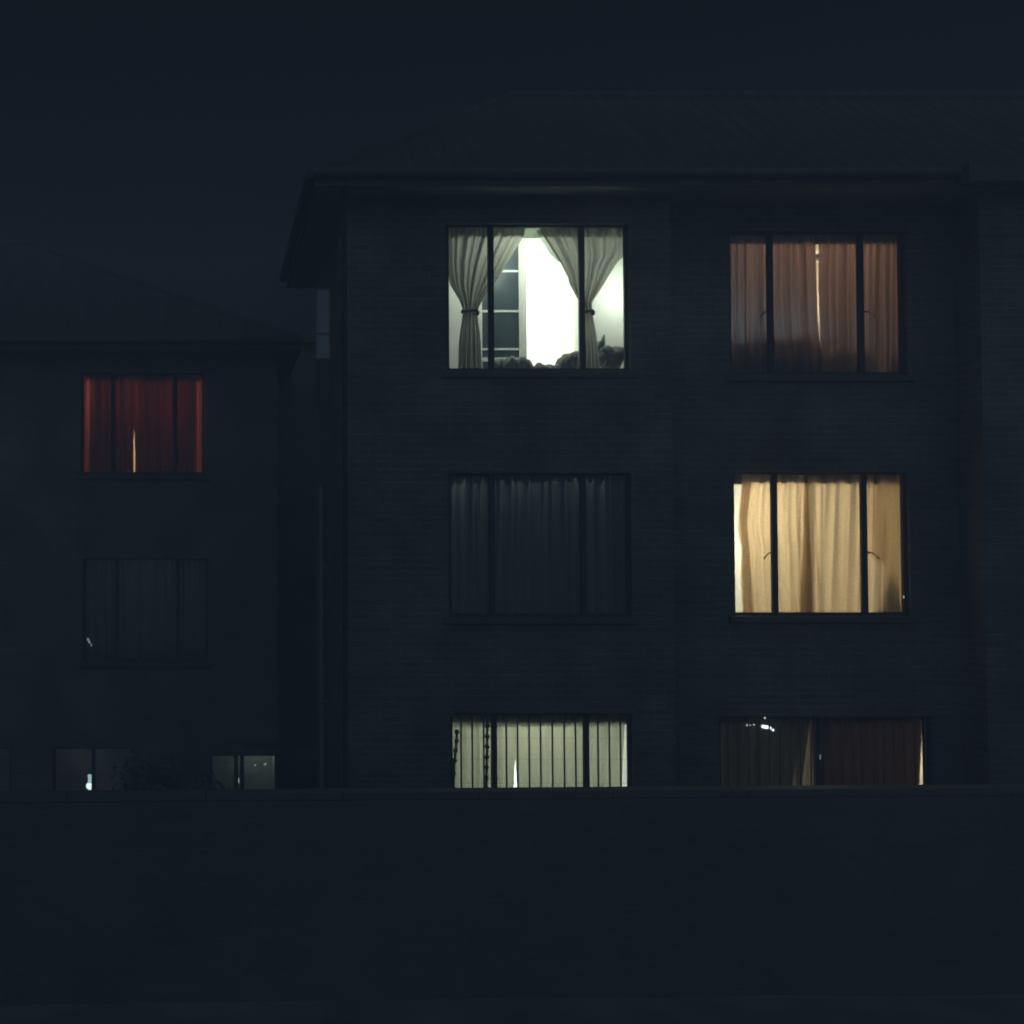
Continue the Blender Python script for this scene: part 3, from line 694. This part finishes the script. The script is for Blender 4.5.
c = curtain('curtain', FAR, YC, [(556, 80, 209), (660, 80, 209)], F_DIM, 14, .05, 75, ztop=4.05, zbot=2.1)
tag(c, 'pale curtain in the unlit window of the far block', 'curtain', GC)

# bulb lamp and small lights and emissive glints of the far block's ground floor
M_BULB = glow('cold bulb', (.80, 1.0, .96), 1.6); M_BULB2 = glow('lamp shade', (.62, .95, .93), .75)
lamp = empty('window_lamp', FAR.mat); tag(lamp, 'small lit lamp with a round white bulb low in the far block', 'lamp')
yl = .16
mb = MB(); x, z = FAR.at(90.2, 786, yl); mb.blob((x, yl, z), (.066, .06, .060), 1, 16, 10, 0); mb.build('bulb', M_BULB, lamp, smooth=True)
(xa, za), (xb, zb_) = FAR.at(88, 783, yl), FAR.at(94, 775, yl)
mb = MB(); xm = (xa + xb) / 2; mb.tube([(xm, yl, za), (xm, yl, za + .06), (xm + .004, yl, zb_)], [.052, .045, .060], 12); mb.build('shade', M_BULB2, lamp, smooth=True)
spark(FAR, .15, [(88.0, 639.5, 1.0, 1.6), (89.4, 642, .9, 1.6), (91.2, 645, .6, 1.6)], M_GLOW_DIM, 'small white slanting glint low in the left corner of the unlit window', 'glints')
spark(FAR, .15, [(238.8, 780.5, .7, 3.0)], M_GLOW_DIM, 'thin upright glint between the two dim ground floor panes')
spark(FAR, .15, [(265.5, 764, .7, 1.6), (264.2, 764.6, .9, .5)], M_GLOW_DIM, 'white point at the top of the pale tiled pane')
spark(FAR, .15, [(255, 765.3, .8, 1.0)], M_GLOW_DIM, 'faint bluish point left of the white one in the tiled pane')

# ------------------------------------------------------------------ shrub in the yard, before the far block
def bush(name, label, cx, yy, z0, w, h, seed, n=2600):
    rnd = random.Random(seed); root = empty(name, Matrix.Translation((cx, yy, z0)))
    tag(root, label, 'shrub')
    mb = MB()
    for k in range(5):
        a = rnd.uniform(0, 6.28); r = rnd.uniform(.2, .6) * w
        mb.tube([(0, 0, 0), (r * .4 * math.cos(a), r * .4 * math.sin(a), h * .35), (r * math.cos(a), r * .6 * math.sin(a), h * .75)], [.05, .03, .01], 6)
    mb.build('branches', surf('bark', (.1, .085, .07)), root)
    lobes = [(rnd.uniform(-w, w) * .75, rnd.uniform(-.4, .4), h * rnd.uniform(.35, .85), rnd.uniform(.25, .45)) for _ in range(13)]
    mb = MB()
    for i in range(n):
        lx, ly, lz, lr = rnd.choice(lobes)
        v = Vector((rnd.gauss(0, 1), rnd.gauss(0, 1), rnd.gauss(0, 1))).normalized() * lr * rnd.uniform(.35, 1.08)
        p = Vector((lx, ly, lz)) + v
        a = Vector((rnd.gauss(0, 1), rnd.gauss(0, 1), rnd.gauss(0, 1))).normalized(); b = a.orthogonal().normalized()
        s1, s2 = rnd.uniform(.035, .07), rnd.uniform(.015, .03)
        mb.quad(p - a * s1, p + b * s2, p + a * s1, p - b * s2)
    mb.build('foliage', surf('leaves', (.09, .11, .07), var=.4), root)
bush('shrub', 'dark leafy shrub standing against the ground floor of the far block', -.72, 18.9, -1.15, .50, 2.55, 4, 3000)
bush('shrub', 'smaller dark shrub just left of the dim tiled window', .22, 19.6, -1.15, .40, 2.25, 9, 1600)

# ------------------------------------------------------------------ added haze: one closed box round the whole scene
mb = MB(); mb.box(-62, 62, -30, 34.5, -3.2, 11.5)
hm = bpy.data.materials.new('lift_haze'); hm.use_nodes = True; ht = hm.node_tree; ht.nodes.clear()
ho_ = ht.nodes.new('ShaderNodeOutputMaterial'); hv = ht.nodes.new('ShaderNodeVolumePrincipled')
hv.inputs['Color'].default_value = (.85, .9, 1, 1); hv.inputs['Density'].default_value = .0185  # thin scatter added to lift the dark tones evenly
ht.links.new(hv.outputs[0], ho_.inputs['Volume'])
tag(mb.build('lift_haze', hm), kind='stuff')
